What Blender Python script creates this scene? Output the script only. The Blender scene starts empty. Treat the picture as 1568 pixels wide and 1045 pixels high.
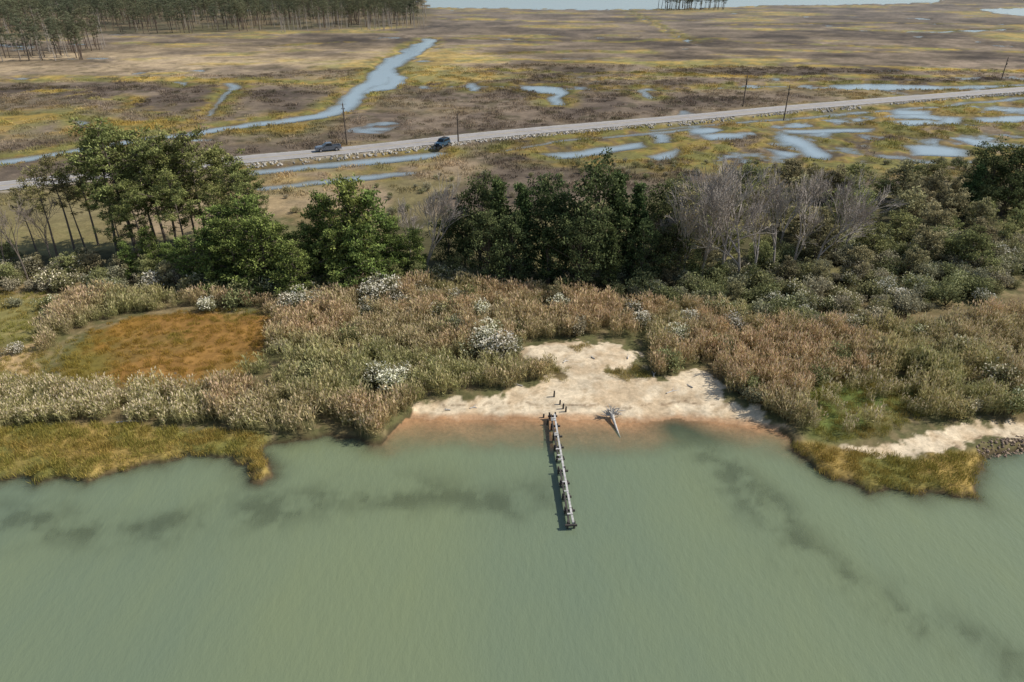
import bpy, math, random, time
import numpy as np
from mathutils import Vector, Matrix
T0=time.time()
rng=np.random.default_rng(7); random.seed(7)
scene=bpy.context.scene
# ------------------------------------------------------------------ camera
H=39.0; PITCH=math.radians(28.5); F=1060.0; CX,CY=784.0,522.5
sT,cT=math.sin(PITCH),math.cos(PITCH)
cam=bpy.data.cameras.new("camera"); camo=bpy.data.objects.new("camera",cam)
scene.collection.objects.link(camo); scene.camera=camo
camo.location=(0,0,H); camo.rotation_euler=(math.pi/2-PITCH,0,0)
cam.sensor_width=36; cam.lens=36*F/1568; cam.clip_start=0.5; cam.clip_end=20000
# survey -> ground plan (metres, z=0): rectification of the aerial survey
def G(x,y):
    v=(y-CY)/F; d=H/(sT+v*cT)
    return ((x-CX)/F*d, d*(cT-v*sT))
def GP(l): return np.array([G(a[0],a[1]) for a in l])
def height_for(Y,ytop):
    t=(CY-ytop)/F
    return H+Y*(t*cT-sT)/(cT+t*sT)
# ------------------------------------------------------------------ noise
def _h(xi,yi,s):
    v=np.sin(xi*127.1+yi*311.7+s*74.7)*43758.5453
    return v-np.floor(v)
def vn(x,y,s=0):
    xi=np.floor(x); yi=np.floor(y); fx=x-xi; fy=y-yi
    fx=fx*fx*(3-2*fx); fy=fy*fy*(3-2*fy)
    a=_h(xi,yi,s);b=_h(xi+1,yi,s);c=_h(xi,yi+1,s);d=_h(xi+1,yi+1,s)
    return (a*(1-fx)+b*fx)*(1-fy)+(c*(1-fx)+d*fx)*fy
def fbm(x,y,sc,o=4,s=0):
    t=0;a=1;n=0
    x=x/sc+13.7;y=y/sc+5.1
    for i in range(o):
        t=t+a*vn(x,y,s+i*3.1);n+=a;a*=.55
        x,y=x*1.62-y*1.18+3.3,x*1.18+y*1.62+7.7
    return t/n
def ss(x,a,b):
    t=np.clip((x-a)/(b-a),0,1); return t*t*(3-2*t)
def sd_poly(X,Y,poly,margin=25):
    x0,y0=poly.min(0)-margin; x1,y1=poly.max(0)+margin
    out=np.full(X.shape,-1e3); m=(X>x0)&(X<x1)&(Y>y0)&(Y<y1)
    if not m.any(): return out
    px,py=X[m],Y[m]; d=np.full(px.shape,1e9); ins=np.zeros(px.shape,bool)
    n=len(poly)
    for i in range(n):
        ax,ay=poly[i];bx,by=poly[(i+1)%n]
        ex,ey=bx-ax,by-ay; L=ex*ex+ey*ey+1e-9
        t=np.clip(((px-ax)*ex+(py-ay)*ey)/L,0,1)
        d=np.minimum(d,(px-ax-t*ex)**2+(py-ay-t*ey)**2)
        c=(ay>py)!=(by>py)
        if c.any():
            ins^= c & (px<(bx-ax)*(py-ay)/(by-ay+1e-12)+ax)
    d=np.sqrt(d); out[m]=np.where(ins,d,-d); return out
def d_line(X,Y,pts,w,margin=30):
    """distance to polyline minus half width"""
    pts=np.array(pts); out=np.full(X.shape,1e3)
    x0,y0=pts.min(0)-margin; x1,y1=pts.max(0)+margin
    m=(X>x0)&(X<x1)&(Y>y0)&(Y<y1)
    if not m.any(): return out
    px,py=X[m],Y[m]; d=np.full(px.shape,1e3)
    for i in range(len(pts)-1):
        ax,ay=pts[i];bx,by=pts[i+1]; ex,ey=bx-ax,by-ay; L=ex*ex+ey*ey+1e-9
        t=np.clip(((px-ax)*ex+(py-ay)*ey)/L,0,1)
        dd=np.sqrt((px-ax-t*ex)**2+(py-ay-t*ey)**2)-(w[i]*(1-t)+w[i+1]*t)
        d=np.minimum(d,dd)
    out[m]=d; return out
# ------------------------------------------------------------------ plan data
SHORE=[(-900,800),(-400,752),(-150,760),(0,738),(30,728),(60,742),(90,730),(125,743),(150,730),(200,722),(215,712),(245,712),(290,695),(320,702),(345,700),(370,715),(388,738),(405,741),(419,728),(412,712),(398,697),(410,685),(450,678),(500,668),(545,670),(570,685),(585,684),(600,660),(628,640),(700,643),(780,640),(840,641),(900,642),(960,646),(1040,642),(1100,647),(1150,650),(1180,657),(1205,668),(1220,695),(1240,712),(1270,732),(1300,742),(1330,757),(1360,750),(1400,758),(1450,755),(1495,766),(1488,750),(1500,725),(1515,700),(1540,695),(1568,690),(1700,675),(1900,690),(2600,700)]
pS=GP(SHORE)
LAND=np.vstack([[[-400,pS[0][1]]],pS,[[400,pS[-1][1]]],[[6000,9000]],[[-6000,9000]]])
BEACH=GP([(618,650),(640,628),(700,614),(770,608),(830,592),(866,582),(850,570),(815,556),(805,543),(840,533),(880,531),(955,536),(980,552),(985,568),(930,575),(945,587),(1010,590),(1060,574),(1085,581),(1112,603),(1110,620),(1150,630),(1195,655),(1150,680),(900,690),(640,675)])
SANDR=GP([(1290,690),(1370,690),(1420,668),(1500,655),(1568,650),(1640,650),(1640,672),(1568,672),(1500,676),(1450,692),(1390,708),(1340,702)])
POND=GP([(72,568),(85,545),(115,520),(190,495),(300,480),(400,481),(432,500),(405,550),(350,590),(200,601),(100,594)])
FRL=GP([(-400,660),(0,662),(150,655),(250,662),(330,668),(400,672),(425,690),(425,745),(380,745),(330,705),(290,700),(120,750),(0,745),(-400,765)])
FRR=GP([(1215,680),(1260,688),(1330,700),(1400,712),(1470,700),(1515,700),(1500,770),(1400,764),(1320,764),(1220,715)])
LFT=GP([(-300,440),(0,450),(70,455),(95,490),(70,560),(95,598),(0,600),(-300,610)])
GRN=GP([(1235,600),(1300,585),(1400,590),(1420,640),(1370,670),(1300,685),(1250,680)])
ROADP=[(-700,360),(-300,324),(0,293),(200,269),(390,249),(520,238),(620,227),(740,213),(870,201),(1000,190),(1100,181),(1200,171),(1380,156),(1568,141),(1800,124),(2200,96)]
ROAD=GP(ROADP)
BAY=GP([(600,-36),(655,12),(760,14),(900,16),(1010,15),(1120,11),(1150,9),(1290,8),(1430,5),(1440,-1),(1300,-4),(1568,-8),(1700,-36)])
POOLS=[GP(p) for p in ([(1265,131),(1330,129),(1450,132),(1445,138),(1330,138),(1280,137)],
 [(713,127),(727,127),(738,138),(722,141)],[(795,131),(850,134),(870,139),(858,163),(840,162),(845,145),(795,139)],
 [(976,137),(990,136),(997,152),(985,150)],[(1500,14),(1568,13),(1640,14),(1640,26),(1568,25),(1515,21)],
 [(1135,131),(1165,131),(1162,138),(1138,137)],[(1380,222),(1420,222),(1485,230),(1480,241),(1400,238)],
 [(1185,203),(1205,208),(1225,212),(1278,238),(1265,246),(1235,241),(1215,224),(1188,216)],
 [(828,236),(930,226),(985,218),(992,225),(940,237),(850,243)],[(1000,204),(1022,205),(1027,218),(1008,219)],
 [(1190,199),(1340,196),(1335,203),(1200,205)],[(1350,186),(1430,184),(1460,193),(1400,194)],[(1490,180),(1600,177),(1600,187),(1500,189)],
 [(1222,130),(1245,131),(1240,138)],[(1060,205),(1150,204),(1145,212),(1080,215)],[(112,186),(138,188),(132,196)],[(1365,168),(1440,171),(1430,178),(1375,177)],
 [(1440,178),(1480,179),(1475,193),(1440,191)],[(990,240),(1035,227),(1030,243),(1005,247)],[(1170,227),(1230,235),(1215,243),(1180,238)],[(1480,216),(1568,222),(1568,227),(1490,222)],
 [(262,126),(285,127),(280,133)],[(640,131),(660,132),(655,138)],[(880,133),(905,134),(900,140)],[(1050,62),(1062,61),(1060,67)],[(1475,132),(1500,131),(1498,139)]) ]
CREEKS=[([(655,60),(648,70),(635,78),(610,92),(590,103),(575,125),(545,148),(520,168),(490,178),(440,186),(380,191),(300,204),(210,216),(120,232),(40,245),(-100,262),(-400,300)],
         [4,6,7,6,6,5.5,4.2,4.2,4.4,3.8,3.4,3.4,3.2,3.0,3.2,3,3]),
        ([(590,103),(603,120),(592,134),(570,142)],[4,4.5,4.5,3]),
        ([(-100,126),(150,124),(350,128),(540,131)],[.5,.7,.5,.5]),
        ([(350,128),(360,133),(330,165),(315,178)],[2.4,2,.7,1.2]),
        ([(395,264),(450,257),(560,248),(640,241),(665,238)],[2.4,2.6,3.4,3.2,3]),
        ([(400,290),(470,280),(560,270),(625,266)],[1.6,1.8,2.4,1.5]),
        ([(770,231),(850,218),(1000,204),(1080,197)],[.8,1.0,1.4,1.0]),
        ([(1000,200),(1200,183),(1400,167),(1568,151),(1700,140)],[1.0,1.4,1.8,2.0,2]),
        ([(600,137),(720,132),(860,137),(1000,139),(1140,134),(1280,134),(1500,134),(1568,130)],[.8,1.6,1.6,.9,1.6,2.2,3,2.5]),
        ([(950,10),(1050,62),(1060,66)],[.5,.8,1.5]),
        ([(1300,47),(1420,50),(1540,46),(1600,48)],[2,3,5,3]),
        ([(700,86),(900,80),(1000,83)],[.6,1.0,.6])]
CREEKS=[(GP(a),b) for a,b in CREEKS]
POOLZ=GP([(960,250),(960,212),(1100,196),(1200,182),(1568,150),(1800,130),(1900,230),(1568,262),(1300,262),(1100,262)])
DARKZ=GP([(540,150),(640,140),(900,145),(1100,110),(1568,88),(1800,80),(1800,118),(1568,128),(1200,160),(900,190),(700,208),(560,216),(420,232),(330,225),(480,190)])
DARKL=GP([(-300,150),(0,135),(300,133),(500,138),(470,165),(330,175),(100,170),(-300,190)])
SHOALS=[([(330,806),(380,800),(430,788),(500,770),(570,752),(640,742),(700,748),(765,757)],1.3),([(1080,690),(1120,725),(1150,755),(1175,785),(1210,815),(1260,860),(1330,905),(1430,965),(1540,1010)],1.4),
        ([(-60,790),(60,800),(130,812),(240,818),(330,806)],1.5),([(795,733),(825,740)],.5),([(1060,665),(1090,680)],.3)]
SHOALS=[(GP(a),b) for a,b in SHOALS]
FOREST=GP([(-900,110),(-300,80),(-60,70),(40,62),(150,52),(250,54),(450,47),(640,41),(655,30),(655,5),(600,-12),(-900,-12)])
TREEBELT=GP([(-500,470),(0,425),(250,430),(480,450),(700,440),(1000,455),(1300,470),(1568,440),(2000,420),(2000,285),(1568,280),(1000,300),(660,335),(480,350),(350,360),(-500,400)])
C=lambda *a:np.array([((c/255)/12.92 if c/255<.04045 else ((c/255+.055)/1.055)**2.4) for c in a])
def mixc(a,b,f): return a*(1-f[...,None])+b*f[...,None]
def terrain(X,Y,color=True):
    wx=X+(fbm(X,Y,9,3,1)-.5)*5; wy=Y+(fbm(X,Y,9,3,2)-.5)*5
    n1=fbm(X,Y,1.6,3,5)
    sx=X+(n1-.5)*1.3; sy=Y+(fbm(X,Y,1.4,3,6)-.5)*1.3
    sd=sd_poly(sx,sy,LAND,60)
    sd=np.where(Y>150,60,np.where(Y<15,-60,sd)); sd=np.clip(sd,-60,60)
    be=sd_poly(sx,sy,BEACH); bR=sd_poly(sx,sy,SANDR)
    bw=ss(np.maximum(be,bR),-.8,.8)
    nearb=ss(be,-6,1)
    zin=np.minimum(.45+.15*n1,sd*.6)*(1-bw)+bw*np.minimum(.8,sd*.085+(fbm(X,Y,3,3,9)-.5)*.12*ss(sd,0,1.5))
    zout=np.maximum(-1.6,sd*(.065+.38*(1-nearb))-.01)
    z=np.where(sd>0,zin,zout)
    sh=np.zeros(X.shape)
    for p,w in SHOALS:
        d=d_line(wx,wy,p,[w]*len(p),9); sh=np.maximum(sh,1-ss(d,-1.2,4.2))
    shn=sh*(.32+.68*ss(fbm(X,Y,2.0,5,11),.3,.68))
    z=np.where(sd<0,np.maximum(z,-1.6+1.34*shn**.6),z)
    far=Y>118
    sc=np.clip(Y/300,.5,2.5)
    cx=X+(fbm(X,Y,11,4,21)-.5)*8*sc; cy=Y+(fbm(X,Y,11,4,22)-.5)*7*sc
    wf=np.full(X.shape,1e3)
    for p,w in CREEKS: wf=np.minimum(wf,d_line(cx,cy,p,w,40))
    for p in POOLS: wf=np.minimum(wf,-sd_poly(cx,cy,p,40)-.3)
    creek=wf.copy()
    bay=sd_poly(X+(cx-X)*3,Y+(cy-Y)*3,BAY,200); wf=np.minimum(wf,-bay)
    pz=ss(sd_poly(X,Y,POOLZ,10),-4,6)
    pn=fbm(X,Y,6,4,31)*.55+fbm(X,Y,16,3,34)*.45; wf=np.minimum(wf,(1.0-.422*pz-pn)*18+(1-pz)*30)
    pn2=fbm(X,Y,22,4,33); wf=np.minimum(wf,np.where(Y>175,(.755-pn2)*30,30))
    rd=d_line(X,Y,ROAD,[0]*len(ROAD),40)
    wf=np.maximum(wf,5.6-rd); 
    wf=np.where(far,wf,30)
    z=np.where(far,np.clip(wf*.22,-.7,z),z)
    emb=1-ss(rd,4.0,6.3)
    z=z*(1-emb)+np.maximum(z,.85)*emb
    if not color: return z,sd,be,rd,wf
    f1=fbm(X*.8,Y*.55,60,4,41); f2=fbm(X,Y*.7,22,4,42); f3=fbm(X,Y,6,4,43); f4=fbm(X,Y,.9,3,44); f5=fbm(X*.45,Y,26,5,45); f6=fbm(X,Y,13,5,46)
    brown=C(118,104,86); dark=C(90,79,67); tan=C(158,138,108); ochre=C(152,128,64); olive=C(114,110,58); pink=C(148,130,110)
    col=mixc(brown,dark,ss(f2,.4,.62))
    tanw=ss(d_line(X,Y,GP([(-300,110),(100,95),(400,88),(600,84),(760,98)]),[30,45,45,30,15],120),35,-15)
    col=mixc(col,tan,np.clip(tanw*.85*ss(f2,.3,.5)+.3*ss(f1,.55,.7),0,1))
    oz=ss(f1*.35+f5*.65,.54,.64)
    rz=ss(sd_poly(X,Y,POOLZ,30),-20,5)
    dz=ss(np.maximum(sd_poly(cx,cy,DARKZ,60),sd_poly(cx,cy,DARKL,60)),-8,12)
    col=mixc(col,mixc(C(96,84,73),C(114,100,84),ss(f6,.4,.62)),dz*.85)
    lz=ss(d_line(X,Y,GP([(-200,210),(100,185),(280,190),(420,200)]),[12,14,12,6],60),18,-5)
    oc=np.clip(np.maximum(np.maximum(oz*.7*(1-.75*dz),rz*.9*ss(f3,.34,.5)),lz*.85*ss(f2,.36,.5)),0,1)
    edge=1-ss(creek,1.0,6+5*f3); oc=np.maximum(oc,edge*ss(f3,.25,.5)*.9)
    for l in ([(-100,122),(150,121),(350,126),(540,128)],[(650,92),(900,97),(1150,100),(1568,112)],[(1000,62),(1250,70),(1568,82)],[(200,68),(420,72),(560,64)],[(60,140),(200,155),(280,190)],[(700,60),(950,66),(1100,60)],[(760,110),(1100,118),(1500,120)],[(1100,40),(1350,36),(1568,40)],[(680,30),(900,36),(1200,28)]):
        d=d_line(cx,cy,GP(l),[1.5]*len(l),40); oc=np.maximum(oc,(1-ss(d,0,8))*ss(f6,.38,.5)*.85)
    ocol=mixc(ochre,olive,ss(f3,.38,.6))
    col=mixc(col,ocol,oc)
    col=mixc(col,pink,.25*ss(f3,.5,.7)*(1-oc))
    col=mixc(col,C(72,68,46),.55*ss(fbm(X,Y,4,4,47),.56,.7)*ss(Y,120,150)*(1-ss(Y,280,420)))
    mud=(1-ss(wf,.0,1.3)); col=mixc(col,C(94,82,66),mud*.6)
    fard=ss(Y,150,330)
    col=col*(1+fard*((ss(f5,.35,.65)-.5)*.55+(ss(f6,.3,.7)-.5)*.45))[...,None]
    col=mixc(col,C(118,113,106),.40*ss(Y,300,800)*(1-oc*.5))  # distance haze painted into the ground colour: far marsh fades to grey
    ff=ss(sd_poly(X,Y,FOREST,60),-12,8); col=mixc(col,mixc(C(84,80,60),C(118,104,78),ss(f2,.4,.6)),ff*.85)
    nz=1-ss(Y+ (f2-.5)*14,108,122)
    ncol=mixc(C(112,98,68),C(90,88,56),ss(f3,.42,.6)); ncol=mixc(ncol,C(140,122,90),.6*ss(f4,.45,.75))
    col=mixc(col,ncol,nz)
    tb=ss(sd_poly(X,Y,TREEBELT,10),-2,4); col=mixc(col,mixc(C(72,70,46),C(122,114,76),ss(f3,.44,.60)),tb*.85)
    lf=ss(sd_poly(wx,wy,LFT),-1,3); col=mixc(col,mixc(C(172,146,104),C(124,116,70),ss(f3,.48,.62)),lf)
    cl=ss(sd_poly(wx,wy,GP([(-300,400),(-300,310),(0,300),(380,262),(700,240),(760,260),(640,340),(480,330),(250,370),(0,395)])),-2,4)
    col=mixc(col,mixc(C(154,134,106),C(124,114,74),ss(f2,.42,.58)),cl*.7*(1-edge*.5)*(wf>0))
    gn=ss(sd_poly(wx,wy,GRN),-1.5,2); col=mixc(col,mixc(C(98,108,56),C(130,122,72),ss(f3,.45,.65)),gn)
    po=ss(sd_poly(wx,wy,POND),-.6,1.2)
    pc=mixc(C(138,104,50),C(110,98,48),ss(f3,.46,.64)); pc=mixc(pc,C(142,106,62),ss(f2,.5,.62)*.5)
    col=mixc(col,pc,po)
    fr=ss(np.maximum(sd_poly(sx,sy,FRL),sd_poly(sx,sy,FRR)),-.8,.8)
    col=mixc(col,mixc(C(154,130,74),C(116,112,60),ss(f3,.44,.64)),fr*ss(sd,.1,.6))
    bank=(1-ss(sd,.0,.6))*(sd>-.3)*(1-bw)*(Y<118); col=mixc(col,C(62,52,38),bank*.8)
    dry=mixc(C(206,188,158),C(190,168,136),ss(fbm(X,Y,2.2,4,51),.4,.65))
    dry=mixc(dry,C(160,136,104),.5*ss(fbm(X,Y,.8,3,52),.58,.8))
    wet=C(172,138,104)
    scol=mixc(dry,wet,(1-ss(sd+(n1-.5)*.8,.2,1.2)))
    wrack=ss(-np.abs(sd-2.6-(f2-.5)*2),-.35,0)*ss(fbm(X,Y,.5,3,53),.45,.6); scol=mixc(scol,C(110,88,64),wrack*.7)
    swn=fbm(X,Y,1.2,4,54)
    col=mixc(col,scol,ss(np.maximum(be,bR)+(swn-.5)*3.2,-.25,.25)*(Y<118))
    uw=(sd<0)&(Y<118)
    bot=mixc(C(104,100,74),C(168,128,92),ss(be,-7,-.5)); bot=mixc(bot,C(50,54,42),np.clip(sh*1.3,0,1))
    bot=mixc(bot,C(76,72,54),(1-ss(-sd,0,1.2))*(1-nearb))
    col=np.where(uw[...,None],bot,col)
    sh_=(1-ss(rd,3.9,5.6)); col=mixc(col,mixc(C(146,136,120),C(118,108,82),ss(f4,.45,.6)),sh_)
    return z,sd,be,rd,wf,col
# ------------------------------------------------------------------ mesh helpers
def raw_mesh(name,V,Fq,col=None,mi=None,smooth=False):
    me=bpy.data.meshes.new(name); V=np.asarray(V,np.float32); Fq=np.asarray(Fq,np.int32)
    me.vertices.add(len(V)); me.vertices.foreach_set("co",V.ravel())
    m=len(Fq); me.loops.add(4*m); me.polygons.add(m)
    me.loops.foreach_set("vertex_index",Fq.ravel())
    me.polygons.foreach_set("loop_start",np.arange(m,dtype=np.int32)*4)
    if mi is not None: me.polygons.foreach_set("material_index",np.asarray(mi,np.int32))
    me.polygons.foreach_set("use_smooth",np.full(m,smooth))
    me.update(calc_edges=True)
    if col is not None:
        a=me.attributes.new("col",'FLOAT_COLOR','POINT')
        c=np.ones((len(V),4),np.float32); c[:,:3]=col; a.data.foreach_set("color",c.ravel())
    return me
class Acc:
    def __init__(s): s.V=[];s.F=[];s.C=[];s.M=[];s.n=0
    def add(s,V,Fq,col,m=0):
        V=np.asarray(V,float);Fq=np.asarray(Fq,int)
        s.V.append(V);s.F.append(Fq+s.n);s.n+=len(V)
        c=np.asarray(col,float)
        if c.ndim==1: c=np.tile(c,(len(V),1))
        s.C.append(c);s.M.append(np.full(len(Fq),m))
    def leaves(s,Cn,L,W,D,col,m=0):
        N=len(Cn); 
        D=D/np.linalg.norm(D,axis=1,keepdims=True)
        R=rng.normal(size=(N,3))
        S=np.cross(D,R); S/=np.linalg.norm(S,axis=1,keepdims=True)+1e-9
        L=np.broadcast_to(L,(N,))[:,None]; W=np.broadcast_to(W,(N,))[:,None]
        V=np.stack([Cn-D*L/2,Cn+S*W/2,Cn+D*L/2,Cn-S*W/2],1).reshape(-1,3)
        col=np.asarray(col,float)
        if col.ndim==1: col=np.tile(col,(N,1))
        s.add(V,np.arange(4*N).reshape(N,4),np.repeat(col,4,0),m)
    def tubes(s,P0,P1,R0,R1,n,col,m=0):
        P0=np.asarray(P0,float);P1=np.asarray(P1,float);N=len(P0)
        R0=np.broadcast_to(R0,(N,));R1=np.broadcast_to(R1,(N,))
        D=P1-P0;D/=np.linalg.norm(D,axis=1,keepdims=True)+1e-9
        up=np.where(np.abs(D[:,2:3])>.9,[[1.,0,0]],[[0,0,1.]])
        A=np.cross(D,up);A/=np.linalg.norm(A,axis=1,keepdims=True);B=np.cross(D,A)
        an=np.arange(n)*2*math.pi/n; ca,sa=np.cos(an),np.sin(an)
        ring=A[:,None]*ca[None,:,None]+B[:,None]*sa[None,:,None]
        V=np.concatenate([P0[:,None]+ring*R0[:,None,None],P1[:,None]+ring*R1[:,None,None]],1)
        i=np.arange(n);f=np.stack([i,(i+1)%n,(i+1)%n+n,i+n],1)
        Fq=(np.arange(N)[:,None,None]*2*n+f[None]).reshape(-1,4)
        col=np.asarray(col,float)
        if col.ndim==2: col=np.repeat(col,2*n,0)
        s.add(V.reshape(-1,3),Fq,col,m)
    def box(s,c,sz,col=(1,1,1),m=0,M=None,top=1.0):
        x,y,z=[v/2 for v in sz]
        V=np.array([[-x,-y,-z],[x,-y,-z],[x,y,-z],[-x,y,-z],[-x*top,-y*top,z],[x*top,-y*top,z],[x*top,y*top,z],[-x*top,y*top,z]])
        if M is not None: V=V@np.array(M).T
        s.add(V+np.array(c),[[0,3,2,1],[4,5,6,7],[0,1,5,4],[1,2,6,5],[2,3,7,6],[3,0,4,7]],col,m)
    def mesh(s,name,smooth=False): return raw_mesh(name,np.concatenate(s.V),np.concatenate(s.F),np.concatenate(s.C),np.concatenate(s.M),smooth)
def link(name,me,mats=(),loc=(0,0,0),rot=(0,0,0),sc=1,parent=None):
    for m in mats:
        if m.name not in [x.name for x in me.materials if x]: me.materials.append(m)
    o=bpy.data.objects.new(name,me); scene.collection.objects.link(o)
    o.location=loc;o.rotation_euler=rot;o.scale=(sc,sc,sc) if np.isscalar(sc) else sc
    if parent: o.parent=parent
    return o
# ------------------------------------------------------------------ materials
def newmat(name):
    m=bpy.data.materials.new(name);m.use_nodes=True;nt=m.node_tree;nt.nodes.clear()
    out=nt.nodes.new('ShaderNodeOutputMaterial');return m,nt,out
def N(nt,t,**k):
    n=nt.nodes.new(t)
    for a,b in k.items(): setattr(n,a,b)
    return n
def noise(nt,scale,detail=5,rough=.6,vec=None):
    n=N(nt,'ShaderNodeTexNoise');n.inputs['Scale'].default_value=scale;n.inputs['Detail'].default_value=detail;n.inputs['Roughness'].default_value=rough
    if vec is not None: nt.links.new(vec,n.inputs['Vector'])
    return n.outputs['Fac']
def mulcol(nt,a,b):
    x=N(nt,'ShaderNodeMix',data_type='RGBA',blend_type='MULTIPLY');x.inputs[0].default_value=1
    nt.links.new(a,x.inputs[6]);nt.links.new(b,x.inputs[7]);return x.outputs[2]
def maprange(nt,v,a,b,c,d):
    n=N(nt,'ShaderNodeMapRange');n.inputs[1].default_value=a;n.inputs[2].default_value=b;n.inputs[3].default_value=c;n.inputs[4].default_value=d
    nt.links.new(v,n.inputs[0]);return n.outputs[0]
def foliage_mat(name,inst,transl=.25):
    m,nt,out=newmat(name)
    at=N(nt,'ShaderNodeAttribute',attribute_name='col')
    if inst:
        ti=N(nt,'ShaderNodeAttribute',attribute_name='tint',attribute_type='INSTANCER'); c=mulcol(nt,at.outputs['Color'],ti.outputs['Color'])
    else:
        oi=N(nt,'ShaderNodeObjectInfo'); hs=N(nt,'ShaderNodeHueSaturation')
        nt.links.new(maprange(nt,oi.outputs['Random'],0,1,.475,.51),hs.inputs['Hue'])
        w=N(nt,'ShaderNodeTexWhiteNoise',noise_dimensions='1D');nt.links.new(oi.outputs['Random'],w.inputs['W'])
        nt.links.new(maprange(nt,w.outputs['Value'],0,1,.78,1.25),hs.inputs['Value'])
        nt.links.new(at.outputs['Color'],hs.inputs['Color']);c=hs.outputs['Color']
    d=N(nt,'ShaderNodeBsdfDiffuse');t=N(nt,'ShaderNodeBsdfTranslucent');mx=N(nt,'ShaderNodeMixShader');mx.inputs[0].default_value=transl
    nt.links.new(c,d.inputs[0]);nt.links.new(c,t.inputs[0]);nt.links.new(d.outputs[0],mx.inputs[1]);nt.links.new(t.outputs[0],mx.inputs[2]);nt.links.new(mx.outputs[0],out.inputs[0])
    return m
FOL=foliage_mat("leaves",False); FOLI=foliage_mat("leaves_instanced",True)
def simple(name,col,rough=.7,nscale=0,namt=.3,metal=0,bump=0):
    m,nt,out=newmat(name);p=N(nt,'ShaderNodeBsdfPrincipled');p.inputs['Base Color'].default_value=(*col,1);p.inputs['Roughness'].default_value=rough;p.inputs['Metallic'].default_value=metal
    if nscale:
        tc=N(nt,'ShaderNodeTexCoord');f=noise(nt,nscale,vec=tc.outputs['Object'])
        r=N(nt,'ShaderNodeValToRGB');r.color_ramp.elements[0].position=.3;r.color_ramp.elements[1].position=.7
        r.color_ramp.elements[0].color=(*[c*(1-namt) for c in col],1);r.color_ramp.elements[1].color=(*[min(1,c*(1+namt)) for c in col],1)
        nt.links.new(f,r.inputs[0]);nt.links.new(r.outputs[0],p.inputs['Base Color'])
        if bump:
            b=N(nt,'ShaderNodeBump');b.inputs['Strength'].default_value=bump;nt.links.new(f,b.inputs['Height']);nt.links.new(b.outputs[0],p.inputs['Normal'])
    nt.links.new(p.outputs[0],out.inputs[0]);return m
def vcol_mat(name,rough=.8):
    m,nt,out=newmat(name);p=N(nt,'ShaderNodeBsdfPrincipled');p.inputs['Roughness'].default_value=rough
    at=N(nt,'ShaderNodeAttribute',attribute_name='col');nt.links.new(at.outputs['Color'],p.inputs['Base Color']);nt.links.new(p.outputs[0],out.inputs[0]);return m
BARK=vcol_mat("bark")
# ------------------------------------------------------------------ ground + water sheets
ys=[12.0]
while ys[-1]<9000:
    y=ys[-1]; ys.append(y+ (.8 if y<30 else max(.24,.5*(y*y+H*H)/(H*670)) if y<900 else y*.03))
ys=np.array(ys); NC=1001
u=np.linspace(-1,1,NC)
Yg=np.repeat(ys[:,None],NC,1); Xg=u[None]*(.74*(ys[:,None]*.88+18.6)*1.4)
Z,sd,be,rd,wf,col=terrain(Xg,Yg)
NR=len(ys); print("grid",NR,NC,time.time()-T0)
def gridf(nr,nc):
    i=np.arange(nr-1)[:,None]*nc+np.arange(nc-1)[None]
    return np.stack([i,i+1,i+nc+1,i+nc],-1).reshape(-1,4)
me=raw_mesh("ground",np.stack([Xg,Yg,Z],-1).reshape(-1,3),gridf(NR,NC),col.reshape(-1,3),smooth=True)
m,nt,out=newmat("ground_cover");p=N(nt,'ShaderNodeBsdfPrincipled');p.inputs['Roughness'].default_value=.95;p.inputs['Specular IOR Level'].default_value=.1
at=N(nt,'ShaderNodeAttribute',attribute_name='col');geo=N(nt,'ShaderNodeNewGeometry')
f1=noise(nt,2.2,5,.75,geo.outputs['Position']);f2=noise(nt,.35,5,.7,geo.outputs['Position'])
a=maprange(nt,f1,.3,.7,.74,1.24);b=maprange(nt,f2,.3,.7,.74,1.26)
mm=N(nt,'ShaderNodeMath',operation='MULTIPLY');nt.links.new(a,mm.inputs[0]);nt.links.new(b,mm.inputs[1])
cc=N(nt,'ShaderNodeCombineColor');[nt.links.new(mm.outputs[0],cc.inputs[i]) for i in range(3)]
nt.links.new(mulcol(nt,at.outputs['Color'],cc.outputs[0]),p.inputs['Base Color'])
bp=N(nt,'ShaderNodeBump');bp.inputs['Strength'].default_value=.35;bp.inputs['Distance'].default_value=.12;nt.links.new(f1,bp.inputs['Height']);nt.links.new(bp.outputs[0],p.inputs['Normal'])
nt.links.new(p.outputs[0],out.inputs[0])
link("ground",me,[m])
wi=np.unique(np.r_[np.arange(0,NR,2),NR-1]);wj=np.arange(0,NC,2)
Xw,Yw=Xg[np.ix_(wi,wj)],Yg[np.ix_(wi,wj)]
me=raw_mesh("water",np.stack([Xw,Yw,Xw*0],-1).reshape(-1,3),gridf(len(wi),len(wj)),smooth=True)
dp=me.attributes.new("depth",'FLOAT','POINT');dp.data.foreach_set("value",np.maximum(-Z[np.ix_(wi,wj)],0).astype(np.float32).ravel())
m,nt,out=newmat("water");p=N(nt,'ShaderNodeBsdfPrincipled');p.inputs['Roughness'].default_value=.18;p.inputs['IOR'].default_value=1.33
geo=N(nt,'ShaderNodeNewGeometry');sep=N(nt,'ShaderNodeSeparateXYZ');nt.links.new(geo.outputs['Position'],sep.inputs[0])
mp=N(nt,'ShaderNodeMapping');mp.inputs['Scale'].default_value=(1,.4,1);mp.inputs['Rotation'].default_value=(0,0,.6);nt.links.new(geo.outputs['Position'],mp.inputs[0])
big=noise(nt,.03,4,.5,mp.outputs[0]);mid=noise(nt,.3,5,.65,mp.outputs[0])
r=N(nt,'ShaderNodeValToRGB');e=r.color_ramp.elements
e[0].position=.3;e[0].color=(*C(104,117,96),1);e[1].position=.7;e[1].color=(*C(120,128,92),1)
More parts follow.
